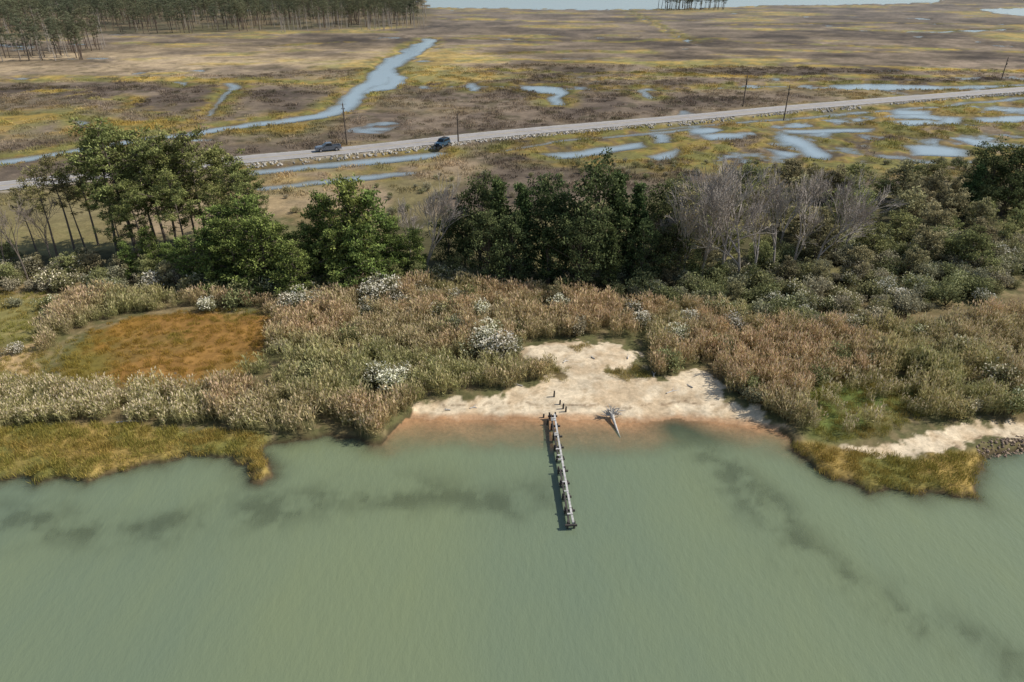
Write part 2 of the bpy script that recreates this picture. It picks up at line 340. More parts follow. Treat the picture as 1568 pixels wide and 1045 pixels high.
ad=N(nt,'ShaderNodeMath',operation='MULTIPLY_ADD');ad.inputs[1].default_value=.16;nt.links.new(mid,ad.inputs[0]);nt.links.new(big,ad.inputs[2])
sb=N(nt,'ShaderNodeMath',operation='SUBTRACT');sb.inputs[1].default_value=.08;nt.links.new(ad.outputs[0],sb.inputs[0]);nt.links.new(sb.outputs[0],r.inputs[0])
mx=N(nt,'ShaderNodeMix',data_type='RGBA');nt.links.new(maprange(nt,sep.outputs['Y'],100,125,0,1),mx.inputs[0]);nt.links.new(r.outputs[0],mx.inputs[6]);mx.inputs[7].default_value=(*C(152,166,170),1)  # marsh water: pale sky reflection painted into the base colour
nt.links.new(mx.outputs[2],p.inputs['Base Color'])
wv=noise(nt,1.8,4,.65,mp.outputs[0]);bp=N(nt,'ShaderNodeBump');bp.inputs['Strength'].default_value=.4;bp.inputs['Distance'].default_value=.12;nt.links.new(wv,bp.inputs['Height']);nt.links.new(bp.outputs[0],p.inputs['Normal'])
da=N(nt,'ShaderNodeAttribute',attribute_name='depth')
m1=N(nt,'ShaderNodeMath',operation='MULTIPLY');m1.inputs[1].default_value=-3.0;nt.links.new(da.outputs['Fac'],m1.inputs[0])
m2=N(nt,'ShaderNodeMath',operation='EXPONENT');nt.links.new(m1.outputs[0],m2.inputs[0])
m3=N(nt,'ShaderNodeMath',operation='SUBTRACT');m3.inputs[0].default_value=1;nt.links.new(m2.outputs[0],m3.inputs[1])
m4=N(nt,'ShaderNodeMath',operation='MAXIMUM');m4.inputs[1].default_value=.08;nt.links.new(m3.outputs[0],m4.inputs[0])
nt.links.new(m4.outputs[0],p.inputs['Alpha']);nt.links.new(p.outputs[0],out.inputs[0])
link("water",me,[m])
# ------------------------------------------------------------------ road
def ribbon(acc,pts,off0,off1,z,col=(1,1,1),m=0,dash=None):
    pts=np.array(pts); seg=np.linalg.norm(np.diff(pts,axis=0),axis=1); s=np.r_[0,np.cumsum(seg)]
    t=np.arange(0,s[-1],3.0); P=np.stack([np.interp(t,s,pts[:,0]),np.interp(t,s,pts[:,1])],1)
    for _ in range(12): P[1:-1]=(P[:-2]+P[1:-1]*2+P[2:])/4
    D=np.gradient(P,axis=0);D/=np.linalg.norm(D,axis=1,keepdims=True);Nn=np.stack([-D[:,1],D[:,0]],1)
    a=P+Nn*off0;b=P+Nn*off1;n=len(P)
    V=np.zeros((2*n,3));V[::2,:2]=a;V[1::2,:2]=b;V[:,2]=z
    i=np.arange(n-1)*2; f=np.stack([i,i+2,i+3,i+1],1)
    acc.add(V,f,col,m); return P,D,Nn
asph=simple("asphalt",tuple(C(150,144,137)),.85,.6,.14); yel=simple("yellow_paint",(.5,.36,.08),.7,2,.2); wht=simple("white_paint",(.7,.7,.68),.7,2,.2)
A=Acc();RP,RD,RN=ribbon(A,ROAD,3.5,-3.5,.95); road=link("road",A.mesh("road"),[asph])
A=Acc();ribbon(A,ROAD,.14,.06,.958);ribbon(A,ROAD,-.06,-.14,.958);ribbon(A,ROAD,3.2,3.08,.958,m=1);ribbon(A,ROAD,-3.08,-3.2,.958,m=1)
link("road_markings",A.mesh("road_markings"),[yel,wht],parent=road)
# ------------------------------------------------------------------ instancing
def scatter(name,P,R,S,I,Tn,protos):
    col_=bpy.data.collections.new(name+"_parts")
    for k,me in enumerate(protos):
        o=bpy.data.objects.new("%s_part_%02d"%(name,k),me);col_.objects.link(o)
    n=len(P);me=bpy.data.meshes.new(name);me.vertices.add(n);me.vertices.foreach_set("co",np.asarray(P,np.float32).ravel())
    def at(nm,t,key,d): a=me.attributes.new(nm,t,'POINT');a.data.foreach_set(key,np.ascontiguousarray(d).ravel())
    at("rot",'FLOAT_VECTOR','vector',np.asarray(R,np.float32));at("scl",'FLOAT_VECTOR','vector',np.asarray(S,np.float32));at("idx",'INT','value',np.asarray(I,np.int32))
    t=np.ones((n,4),np.float32);t[:,:3]=Tn;at("tint",'FLOAT_COLOR','color',t)
    ng=bpy.data.node_groups.new(name,'GeometryNodeTree')
    ng.interface.new_socket("Geometry",in_out='INPUT',socket_type='NodeSocketGeometry');ng.interface.new_socket("Geometry",in_out='OUTPUT',socket_type='NodeSocketGeometry')
    gi=ng.nodes.new('NodeGroupInput');go=ng.nodes.new('NodeGroupOutput');ip=ng.nodes.new('GeometryNodeInstanceOnPoints');ci=ng.nodes.new('GeometryNodeCollectionInfo')
    ci.inputs['Collection'].default_value=col_;ci.inputs['Separate Children'].default_value=True;ci.inputs['Reset Children'].default_value=True
    ip.inputs['Pick Instance'].default_value=True
    def na(nm,t): x=ng.nodes.new('GeometryNodeInputNamedAttribute');x.data_type=t;x.inputs[0].default_value=nm;return [o for o in x.outputs if o.enabled][0]
    L=ng.links.new
    L(gi.outputs[0],ip.inputs['Points']);L(ci.outputs[0],ip.inputs['Instance']);L(na('idx','INT'),ip.inputs['Instance Index']);L(na('rot','FLOAT_VECTOR'),ip.inputs['Rotation']);L(na('scl','FLOAT_VECTOR'),ip.inputs['Scale']);L(ip.outputs[0],go.inputs[0])
    o=bpy.data.objects.new(name,me);scene.collection.objects.link(o);md=o.modifiers.new("instances",'NODES');md.node_group=ng
    return o
def sample(poly,dens):
    a,b=poly.min(0),poly.max(0);n=int((b-a).prod()*dens)
    P=rng.uniform(a,b,(n,2));k=sd_poly(P[:,0],P[:,1],poly)>0;return P[k]
def do_scatter(name,P2,protos,smin,smax,tintf,zoff=-.03,lean=.08,ok=None,idx=None,hs=None):
    X,Y=P2[:,0],P2[:,1];z,sd_,be_,rd_,wf_=terrain(X,Y,False)
    k=(z>.08)&(rd_>6)
    if ok is not None:k&=ok(X,Y,z,sd_,be_,rd_,wf_)
    P2=P2[k];z=z[k];X,Y=X[k],Y[k];n=len(P2)
    R=np.stack([rng.normal(0,lean,n),rng.normal(0,lean,n),rng.uniform(0,6.28,n)],1)
    s=rng.uniform(smin,smax,n);S=np.stack([s,s,s*rng.uniform(.85,1.15,n)],1)
    if hs is not None: S*=hs(X,Y)[:,None]
    I=rng.integers(0,len(protos),n) if idx is None else idx[k]
    print(name,n)
    return scatter(name,np.stack([X,Y,z+zoff],1),R,S,I,tintf(X,Y),protos)
def reed(seed,nst=28,hh=2.3,rad=.9,plume=True,palette=None):
    A=Acc()
    g,tn,pl=palette or (C(156,150,108),C(204,188,150),C(210,188,164))
    a=rng.uniform(0,6.28,nst);r=rad*np.sqrt(rng.uniform(0,1,nst));b=np.stack([r*np.cos(a),r*np.sin(a),0*a],1)
    hgt=hh*rng.uniform(.6,1.12,nst);ln=rng.normal(0,.12,(nst,2));tip=b+np.stack([ln[:,0]*hgt,ln[:,1]*hgt,hgt],1)
    cst=tn*.8+rng.uniform(-.02,.02,(nst,1))
    A.leaves((b+tip)/2,hgt,.045,tip-b,cst*.9)
    nl=5
    for k in range(nl):
        t=rng.uniform(.25,.98,nst)[:,None];c=b+(tip-b)*t
        an=rng.uniform(0,6.28,nst);D=np.stack([np.cos(an),np.sin(an),rng.uniform(.4,2.4,nst)],1)
        L=rng.uniform(.4,.75,nst);Dn=D/np.linalg.norm(D,axis=1,keepdims=True)
        f=np.clip(t+rng.normal(0,.3,(nst,1)),0,1);cl=g*(1-f)+tn*f
        A.leaves(c+Dn*L[:,None]/2,L,.08,D,cl*rng.uniform(.75,1.2,(nst,1)))
    if plume:
        kk=rng.uniform(0,1,nst)<.75
        D=(tip-b)[kk]+rng.normal(0,.3,(kk.sum(),3));A.leaves(tip[kk],rng.uniform(.35,.55,kk.sum()),.15,D,pl*rng.uniform(.75,1.2,(kk.sum(),1)))
    return A.mesh("reed_clump")
def tuft(nst=45,hh=.6,rad=.6,c0=C(116,118,62),c1=C(182,164,104),w=.04):
    A=Acc();a=rng.uniform(0,6.28,nst);r=rad*np.sqrt(rng.uniform(0,1,nst));b=np.stack([r*np.cos(a),r*np.sin(a),0*a],1)
    D=rng.normal(0,.35,(nst,3));D[:,2]=1;L=hh*rng.uniform(.6,1.2,nst);Dn=D/np.linalg.norm(D,axis=1,keepdims=True)
    f=rng.uniform(0,1,(nst,1));A.leaves(b+Dn*L[:,None]/2,L,w,D,(c0*(1-f)+c1*f)*rng.uniform(.75,1.2,(nst,1)));return A.mesh("tuft")
def bush(seed,R=1.3,hh=1.9,nl=800,c0=C(100,104,72),c1=C(164,162,122),white=0,lsz=.19):
    A=Acc();nlobe=10;ctr=rng.normal(0,1,(nlobe,3));ctr/=np.linalg.norm(ctr,axis=1,keepdims=True);ctr*=np.array([R*.75,R*.75,hh*.28])*rng.uniform(.3,1.2,(nlobe,1));ctr[:,2]+=hh*.5
    k=rng.integers(0,nlobe,nl);d=rng.normal(0,1,(nl,3));d/=np.linalg.norm(d,axis=1,keepdims=True);d[:,2]=d[:,2]*.9+.1
    rr=rng.uniform(.5,1.15,(nl,1));P=ctr[k]+d*rr*np.array([R*.45,R*.45,hh*.34]);P[:,2]=np.maximum(P[:,2],.05)
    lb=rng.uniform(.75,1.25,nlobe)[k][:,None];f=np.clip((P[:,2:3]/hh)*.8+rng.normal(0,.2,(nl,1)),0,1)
    cl=(c0*(1-f)+c1*f)*lb*(.6+.45*rr)  # bush shading painted into leaf colour: lighter upward, darker inside the lobes
    if white:
        lw=rng.uniform(.15,1.5,nlobe)[k]
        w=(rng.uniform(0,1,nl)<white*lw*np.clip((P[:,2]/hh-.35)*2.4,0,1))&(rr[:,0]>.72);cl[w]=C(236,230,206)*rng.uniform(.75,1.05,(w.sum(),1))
    D=d+rng.normal(0,.7,(nl,3));A.leaves(P,rng.uniform(.7,1.4,nl)*lsz,lsz*.6,D,cl)
    ns=6;an=rng.uniform(0,6.28,ns);P1=np.stack([np.cos(an)*R*.5,np.sin(an)*R*.5,0*an+hh*.6],1);A.tubes(np.zeros((ns,3)),P1,.05,.015,4,C(90,78,64))
    return A.mesh("bush")
def shade(meshes,mat):
    for me in meshes: me.materials.append(mat)
    return meshes
REED=shade([reed(i) for i in range(5)],FOLI)
REEDG=shade([reed(i,palette=(C(142,144,94),C(198,188,142),C(216,200,176))) for i in range(4)],FOLI)
TUFT=shade([tuft() for i in range(4)],FOLI)
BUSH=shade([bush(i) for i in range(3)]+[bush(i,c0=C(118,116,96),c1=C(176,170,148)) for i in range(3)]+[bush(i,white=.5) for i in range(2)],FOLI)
def tint_noise(base_a,base_b,sc=7,seed=61,var=.12):
    def f(X,Y):
        q=ss(fbm(X,Y,sc,3,seed),.36,.64)[:,None];t=np.array(base_a)*(1-q)+np.array(base_b)*q
        return t*rng.uniform(1-var,1+var,(len(X),1))
    return f
ZA=GP([(425,500),(440,478),(560,455),(700,448),(900,462),(1000,490),(990,522),(870,524),(805,530),(792,545),(800,562),(850,574),(830,588),(765,604),(690,611),(640,624),(598,652),(575,678),(555,676),(540,662),(440,670),(400,668),(330,645),(325,602),(400,575)])
ZB=GP([(985,480),(1060,475),(1180,500),(1320,520),(1568,490),(1900,470),(1900,650),(1568,640),(1440,652),(1410,640),(1400,590),(1300,583),(1235,600),(1240,680),(1215,675),(1190,650),(1150,628),(1118,615),(1120,600),(1088,576),(1060,568),(1005,586),(988,570),(995,540)])
ZC=GP([(70,500),(110,470),(200,460),(440,475),(445,500),(425,500),(400,476),(300,474),(190,489),(112,514),(70,548)])
ZD=GP([(-500,600),(0,600),(100,602),(330,604),(340,645),(400,672),(330,662),(200,652),(0,660),(-500,665)])
nb2=lambda X,Y,z,s,b,r,w:(b<-.4)&(s>.3)
GBL=[(570,468,1.4),(592,460,1.5),(612,472,1.2),(440,482,1.0),(460,476,1.2),(485,478,1.0),(565,486,1.0),(735,548,1.3),(765,556,1.45),(748,530,1.2),(785,545,1.0),(575,598,1.1),(602,606,1.2),(620,590,.9),(965,490,1.1),(978,505,.9),(740,492,1),(672,492,.9),(650,458,1),(235,450,1.1),(320,482,.9),(1035,530,1),(1410,398,1.3),(1475,405,1.3),(1120,512,1),(1290,515,1),(1180,472,1),(1050,505,1),(1350,460,1.2),(30,548,.6),(1230,500,1),(860,480,.9),(700,470,.9),(1440,380,1.2),(1530,400,1.2),(1375,470,1),(1500,470,.9)]
GBP=np.array([[*G(a,b),s] for a,b,s in GBL])
def okr(X,Y,z,s,b,r,w):
    k=(b<-.4)&(s>.3)&(fbm(X,Y,2.6,3,77)>.31)
    for gx,gy,gs in GBP: k&=((X-gx)**2+(Y-gy+1.0)**2)>(1.2*gs)**2
    return k
RT=tint_noise((1.00,.91,.80),(.88,.88,.75),8)
def rt(X,Y):
    t=RT(X,Y);g=ss(fbm(X,Y,13,3,88),.50,.66)[:,None];return t*(1-g)+t*np.array([.84,.95,.80])*g
do_scatter("reed_bed",np.vstack([sample(ZA,1.3),sample(ZB,1.3),sample(ZC,1.4)]),REED,.6,1.05,rt,ok=okr,hs=lambda X,Y:.65+.6*fbm(X,Y,5,2,70))
do_scatter("greenish_reed_bed",np.vstack([sample(ZD,1.5),sample(ZB,.2),sample(ZA,.2),sample(GRN,.3)]),REEDG,.5,.85,tint_noise((1.0,.98,.88),(.95,.9,.82),5,62),ok=okr)
do_scatter("shore_grass",np.vstack([sample(FRL,4),sample(FRR,4)]),TUFT,.5,1.0,tint_noise((1.12,.96,.74),(.92,.92,.66),3,63),ok=lambda X,Y,z,s,b,r,w:(b<-.3)&(s>.05))
do_scatter("meadow_grass",np.vstack([sample(LFT,1.8),sample(GRN,3)]),TUFT,.45,.85,tint_noise((1.0,.90,.72),(.85,.92,.64),4,64),ok=nb2)
do_scatter("marsh_pan_grass",sample(POND,2.2),TUFT,.4,.75,tint_noise((1.08,.80,.50),(.86,.80,.50),6,65),ok=nb2)
bt=np.vstack([GP([(950,575),(960,578),(972,574),(980,579),(940,580),(845,572),(855,578),(838,583),(820,566),(1005,575),(880,545),(900,540)])+rng.normal(0,.6,(12,2)) for _ in range(6)])
do_scatter("beach_grass",bt,TUFT,.5,.9,tint_noise((1.1,1.0,.9),(.9,.9,.7)))
MG=GP([(-300,330),(-300,150),(200,120),(800,100),(1568,110),(1900,120),(1900,270),(1000,290),(600,300)])
def mt(X,Y):
    c=terrain(X,Y)[5]; return np.clip(c*1.6/np.array(C(150,138,110)),0,4)*rng.uniform(.75,1.2,(len(X),1))
TM=shade([tuft(40,.5,1.2,C(140,128,100),C(168,156,126),.12) for i in range(4)],FOLI)
MGP=sample(MG,.16);MGP=MGP[fbm(MGP[:,0],MGP[:,1],9,3,99)>.42]
do_scatter("marsh_grass",MGP,TM,.7,1.6,mt,ok=lambda X,Y,z,s,b,r,w:(w>.6))
# low marsh-elder bushes behind the tree line and along the road banks
ME=sample(GP([(380,330),(420,300),(700,270),(980,250),(1300,255),(1600,250),(1600,285),(1000,305),(660,335)]),.05)
do_scatter("marsh_elder_bushes",ME,BUSH,.4,.9,tint_noise((.95,.95,.85),(1.1,1.0,.92),8,72),ok=lambda X,Y,z,s,b,r,w:(w>1.0))
# ------------------------------------------------------------------ shrubs
SH1=GP([(1050,430),(1060,490),(1180,500),(1320,520),(1460,470),(1568,445),(1900,430),(1900,370),(1300,380)])
SH2=GP([(-300,470),(-300,430),(0,425),(250,425),(480,440),(700,430),(1000,440),(1060,445),(1060,480),(900,455),(700,446),(560,452),(440,472),(200,458),(60,450)])
do_scatter("shrub_thicket",np.vstack([sample(SH1,.34),sample(SH2,.30),sample(ZA,.025),sample(ZB,.045),sample(LFT,.02),sample(ZC,.05)]),BUSH,.6,1.5,tint_noise((.95,.98,.84),(1.12,1.04,.96),8,71),ok=nb2)
def place(xb,yb): 
    X,Y=G(xb,yb);z=float(terrain(np.array([X]),np.array([Y]),False)[0][0]);return X,Y,z
GB=[bush(i,R=1.5,hh=2.1,nl=1400,white=.85,c0=C(112,112,80),c1=C(164,160,124),lsz=.2) for i in range(4)]
for me in GB: me.materials.append(FOL)
for i,(x,y,s) in enumerate(GBL):
    X,Y,z=place(x,y);link("groundsel_bush",GB[i%4],loc=(X,Y,z-.1),rot=(0,0,rng.uniform(0,6)),sc=(s*1.15,s*1.15,s))
# ------------------------------------------------------------------ trees
def trunk(A,h,r,lean=.025,n=7,col=C(104,92,80),top=.95):
    pts=[np.zeros(3)];d=rng.normal(0,lean,2)
    for i in range(n):
        d=d*.8+rng.normal(0,lean*.9,2);pts.append(pts[-1]+np.array([d[0],d[1],1])*h*top/n)
    pts=np.array(pts);rr=r*(1-np.linspace(0,1,n+1)*.85)
    A.tubes(pts[:-1],pts[1:],rr[:-1],rr[1:],8,col,1);return pts
def lerp_pts(pts,z): return np.array([np.interp(z,pts[:,2],pts[:,0]),np.interp(z,pts[:,2],pts[:,1]),z])
def clusters(A,cs,rad,nper,L,W,c0,c1,flat=.6,shell=.35):
    cs=np.array(cs);k=np.repeat(np.arange(len(cs)),nper);n=len(k);d=rng.normal(0,1,(n,3));d/=np.linalg.norm(d,axis=1,keepdims=True)
    rr=rng.uniform(shell,1.05,(n,1));R=np.asarray(rad)[k][:,None] if np.ndim(rad) else rad
    P=cs[k]+d*rr*R*np.array([1,1,flat]);br=rng.uniform(.68,1.32,len(cs))[k][:,None]
    f=np.clip(.5+.5*d[:,2:3]+rng.normal(0,.2,(n,1)),0,1);A.leaves(P,L*rng.uniform(.7,1.3,n),W,d+rng.normal(0,.5,(n,3)),(c0*(1-f)+c1*f)*br*(.55+.5*rr))  # crown shading painted into leaf colour: cluster tops lighter, inner leaves darker
def pine(h=18,Rm=4.6,cb=.34,nb=46,nper=38,c0=C(88,96,56),c1=C(158,162,100),full=False,irr=0):
    A=Acc();tp=trunk(A,h,.26 if h>10 else .16,lean=.04 if not full else .02);cs=[];P0=[];P1=[]
    sidea=rng.uniform(0,6.28)
    for k in range(nb):
        t=(k+rng.uniform(0,1))/nb;z=h*(cb+(1-cb)*t*.97)
        R=Rm*((1-t**1.8)**.6 if not full else (1-t)**.65)*rng.uniform(.35,1.2)+.5
        if not full: R*=min(1,.55+t*1.6)
        a=k*2.4+rng.normal(0,.5)
        if not full: R*=1+.3*math.cos(a-sidea)
        p=lerp_pts(tp,min(z,h*.94));up=rng.uniform(.0,.55)
        e=p+np.array([math.cos(a)*R,math.sin(a)*R,R*up]);P0.append(p);P1.append(e)
        if not full and t<.25 and rng.uniform()<.4: continue   # bare lower limbs
        nc=max(2,int(R*1.7))
        for q in range(nc):
            u_=rng.uniform(.35,1.05);c=p+(e-p)*u_+rng.normal(0,.45,3)*np.array([1,1,.6]);cs.append(c)
            P0.append(p+(e-p)*u_*.8);P1.append(c)
    for q in range(4): cs.append(lerp_pts(tp,h*.94)+rng.normal(0,.5,3))
    A.tubes(P0,P1,.055,.02,4,C(98,86,72),1)
    clusters(A,cs,rng.uniform(.5,1.0,len(cs)),nper,.38,.15,c0,c1)
    me=A.mesh("pine_tree");me.materials.append(FOL);me.materials.append(BARK);return me
def broad(h=8,R=3,c0=C(50,60,32),c1=C(96,104,60),ncl=95,nper=50,L=.28,base=.12,cone=0,W=.18,gap=.0):
    A=Acc();tp=trunk(A,h,.2,.05,5,top=.8);cs=[];P0=[];P1=[];lob=rng.normal(0,1,(7,3))*np.array([R*.45,R*.45,h*.14])
    for k in range(ncl):
        t=rng.uniform(0,1)**.8;z=h*(base+(.97-base)*t)
        prof=(math.sqrt(max(0,1-((t-.38)/.64)**2)) if not cone else (1-t)**.75)
        a=rng.uniform(0,6.28);q=math.sqrt(rng.uniform(.25,1));rr=R*prof*q*(.8+.35*math.sin(3*a+t*5))
        c=np.array([math.cos(a)*rr,math.sin(a)*rr,z])+lob[k%7]*.5*(1-cone*.6);cs.append(c)
        if k%3==0:P0.append(lerp_pts(tp,z*.55));P1.append(c)
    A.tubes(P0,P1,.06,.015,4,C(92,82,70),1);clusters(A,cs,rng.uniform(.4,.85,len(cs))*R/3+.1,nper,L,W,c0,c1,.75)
    me=A.mesh("broadleaf_tree");me.materials.append(FOL);me.materials.append(BARK);return me
def bare(h=11,col=C(158,147,135),lv=6,spread=.5,some=0,tw=.018):
    A=Acc();S=[]
    def rec(p,d,L,r,k):
        q=p;n=2
        for i in range(n):
            d2=d+rng.normal(0,.09,3);d2/=np.linalg.norm(d2);e=q+d2*L/n;S.append((q,e,r*(1-.2*i),r*(.8-.15*i),k));q=e;d=d2
        if k==0:return
        for c in range(3):
            a=rng.normal(0,1,3);a-=a.dot(d)*d;a/=np.linalg.norm(a);s_=rng.uniform(.4,1.1)*spread;dn=d*math.cos(s_)+a*math.sin(s_);dn[2]+=.16;dn/=np.linalg.norm(dn)
            st=q if c<2 else p+(q-p)*rng.uniform(.4,.8);rec(st,dn,L*rng.uniform(.62,.86),max(r*.6,tw),k-1)
    rec(np.zeros(3),np.array([0,0,1.]),h*.22,h*.014,lv)
    top=max(s[1][2] for s in S);f=h/top;S=[(s[0]*f,s[1]*f,s[2],s[3],s[4]) for s in S]
    big=[s for s in S if s[2]>.045];sm=[s for s in S if s[2]<=.045]
    for g,n in ((big,6),(sm,3)):
        A.tubes([s[0] for s in g],[s[1] for s in g],np.array([s[2] for s in g]),np.array([s[3] for s in g]),n,col*(1.0 if n==3 else .8),0)
    if some:
        tips=[s[1] for s in S if s[4]<=1];tips=np.array(tips)[rng.integers(0,len(tips),some)];A.leaves(tips+rng.normal(0,.15,tips.shape),.2,.14,rng.normal(0,1,tips.shape),C(140,128,86))
    me=A.mesh("bare_tree");me.materials.append(BARK);return me
PT=[pine(18,rng.uniform(4.0,5.4),rng.uniform(.26,.42)) for _ in range(6)]; PTs=[pine(18,3.4,.5,24,28,c0=C(96,94,60),c1=C(150,144,96)) for _ in range(2)]
PF=[pine(9.5,3.2,.06,50,40,full=True,c0=C(78,92,52),c1=C(142,156,86)) for _ in range(4)]
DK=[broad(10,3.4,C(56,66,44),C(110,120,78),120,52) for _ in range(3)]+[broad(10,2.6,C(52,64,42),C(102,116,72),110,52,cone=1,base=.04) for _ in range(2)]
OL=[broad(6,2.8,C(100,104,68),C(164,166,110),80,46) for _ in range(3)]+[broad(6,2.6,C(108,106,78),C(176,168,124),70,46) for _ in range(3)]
BR=[bare(11) for _ in range(3)]+[bare(11,C(166,155,143),6,.45,400)]
BP=[bare(9,C(120,108,96),5,.6)]
print("protos",time.time()-T0)
def tree(name,me,h0,x,yb,yt,wx=1.0):
    X,Y,z=place(x,yb);h=max(1.5,height_for(Y,yt)-z);s=h/h0
    link(name,me,loc=(X,Y,z-.08),rot=(0,0,rng.uniform(0,6.28)),sc=(s*wx,s*wx,s))
for i,(x,b,t,w) in enumerate([(152,380,232,.85),(182,396,196,.9),(213,402,184,1.05),(243,384,194,.9),(262,404,214,1.0),(304,380,226,.9),(326,394,196,1.05),(352,380,222,.9),(376,396,246,.9),(398,385,268,.85),(228,416,272,.8),(196,418,286,.8),(292,412,258,.9),(345,410,282,.85),(275,392,200,.85)]):
    tree("pine_tree",PT[i%6],18,x,b,t,w*1.0)
for i,(x,b,t) in enumerate([(118,398,235),(92,408,250),(135,392,270),(60,395,285)]): tree("sparse_pine_tree",PTs[i%2],18,x,b,t,.85)
for i,(x,b,t,w) in enumerate([(300,440,362,1),(335,448,350,1),(370,450,338,1),(268,430,372,.9),(412,450,330,1),(440,440,345,.9),(458,460,372,1.1),(400,430,305,1),(540,440,274,.85),(508,432,300,.85),(575,436,296,.85),(605,432,335,1),(635,428,350,1),(480,435,345,1),(350,430,320,1),(520,448,350,1),(560,450,345,1),(240,425,350,.9),(205,430,372,.9)]):
    tree("young_pine_tree",PF[i%4],9.5,x,b,t,w*1.05)
for i,(x,b,t,w) in enumerate([(688,412,335,1),(712,415,318,1),(735,418,280,.85),(765,424,272,.85),(800,430,284,.9),(832,422,280,.9),(862,432,296,.95),(905,436,254,.8),(938,430,260,.85),(966,426,282,.9),(1000,422,292,.9),(885,450,335,1),(780,440,335,1),(840,445,345,1),(930,448,345,1),(980,440,345,1),(1500,330,222,1),(1530,335,228,1),(1475,335,250,1),(1560,330,240,1),(750,438,330,1),(1030,440,345,1)]):
    tree("red_cedar_tree" if i%5>2 else "evergreen_oak_tree",DK[i%5],10,x,b,t,w)
for i,(x,b,t,w) in enumerate([(655,428,262,.9),(628,400,300,.9),(1022,440,300,.9),(1045,438,270,.9),(1072,440,250,1),(1098,438,236,1),(1128,440,240,1),(1150,435,262,.9),(1180,425,256,.9),(1212,425,250,1),(1246,422,256,1),(1192,390,254,.9),(1005,430,305,.8),(1272,405,264,.9),(1110,400,238,.9),(1290,400,280,.8)]):
    tree("bare_tree",BR[i%4],11,x,b,t,w)
for i,(x,b,t) in enumerate([(45,435,298),(15,420,330),(85,415,300)]): tree("dead_tree",BP[0],9,x,b,t,.8)
OZ=GP([(1000,340),(1040,440),(1300,435),(1568,410),(1900,395),(1900,290),(1568,290),(1250,295),(1120,300)])
pts=sample(OZ,.05)
keep=[]
for q in pts:
    if all((q[0]-k[0])**2+(q[1]-k[1])**2>9 for k in keep): keep.append(q)
print("olives",len(keep))
for i,q in enumerate(keep):
    s=rng.uniform(.5,1.15);X,Y=q
    link("wax_myrtle_tree",OL[i%6],loc=(X,Y,.35),rot=(0,0,rng.uniform(0,6)),sc=(s*1.05,s*1.05,s))
for x,y,s in [(1060,440,.5),(1100,440,.5),(1020,445,.5),(640,440,.5),(1150,445,.5),(700,435,.6),(600,445,.6),(1200,440,.6),(1250,445,.6),(20,440,.5),(520,450,.55),(1120,470,.5),(1340,560,.45),(1390,430,.7),(60,425,.5),(110,430,.55),(150,425,.6),(190,432,.6),(230,438,.6),(100,445,.4),(260,445,.6),(160,445,.45),(20,410,.6),(130,412,.5),(850,470,.45),(720,470,.4)]:
    X,Y,z=place(x,y);link("wax_myrtle_tree",OL[int(rng.integers(0,6))],loc=(X,Y,z-.05),rot=(0,0,rng.uniform(0,6)),sc=s)
# distant forest
fm=[]
for c in range(3):
    me=pine(18,3.6,.42,22,28,c0=C(84,90,66),c1=C(132,134,104));me.materials.clear();me.materials.append(FOLI);me.materials.append(BARK);fm.append(me)  # greyed pine greens: distance haze painted into the leaf colours
snag=Acc();tp=trunk(snag,13,.2,.02,col=C(150,140,128));
P0=[];P1=[]
for k in range(9):
    z=rng.uniform(5,12);p=lerp_pts(tp,z);a=rng.uniform(0,6.28);P0.append(p);P1.append(p+np.array([math.cos(a),math.sin(a),.4])*rng.uniform(.5,1.6))
snag.tubes(P0,P1,.06,.02,4,C(150,140,128),1);sm=snag.mesh("snag");sm.materials.append(BARK);sm.materials.append(BARK)
P=sample(GP([(-700,90),(-300,70),(150,50),(250,54),(450,47),(640,41),(652,20),(640,-2),(-700,-2)]),.011)
P=P[fbm(P[:,0],P[:,1],45,2,90)>.33]
edge=sample(FOREST,.003); lc=sample(GP([(-200,110),(-200,75),(60,66),(165,72),(150,96),(40,98)]),.018)
isl=sample(GP([(1005,17),(1110,17),(1100,8),(1010,8)]),.02)
thin=sample(GP([(430,52),(655,46),(655,40),(430,44)]),.02)
allP=np.vstack([P,edge,lc,isl,thin]);ix=np.r_[rng.integers(0,3,len(P)),np.full(len(edge),3),rng.choice([0,1,2,3,3],len(lc)),rng.integers(0,3,len(isl)),np.full(len(thin),3)]
do_scatter("distant_pine_forest",allP,fm+[sm],.65,1.15,tint_noise((.95,.98,1.05),(1.2,1.15,1.15),30,91),ok=lambda X,Y,z,s,b,r,w:z>-5,idx=ix,lean=.02)
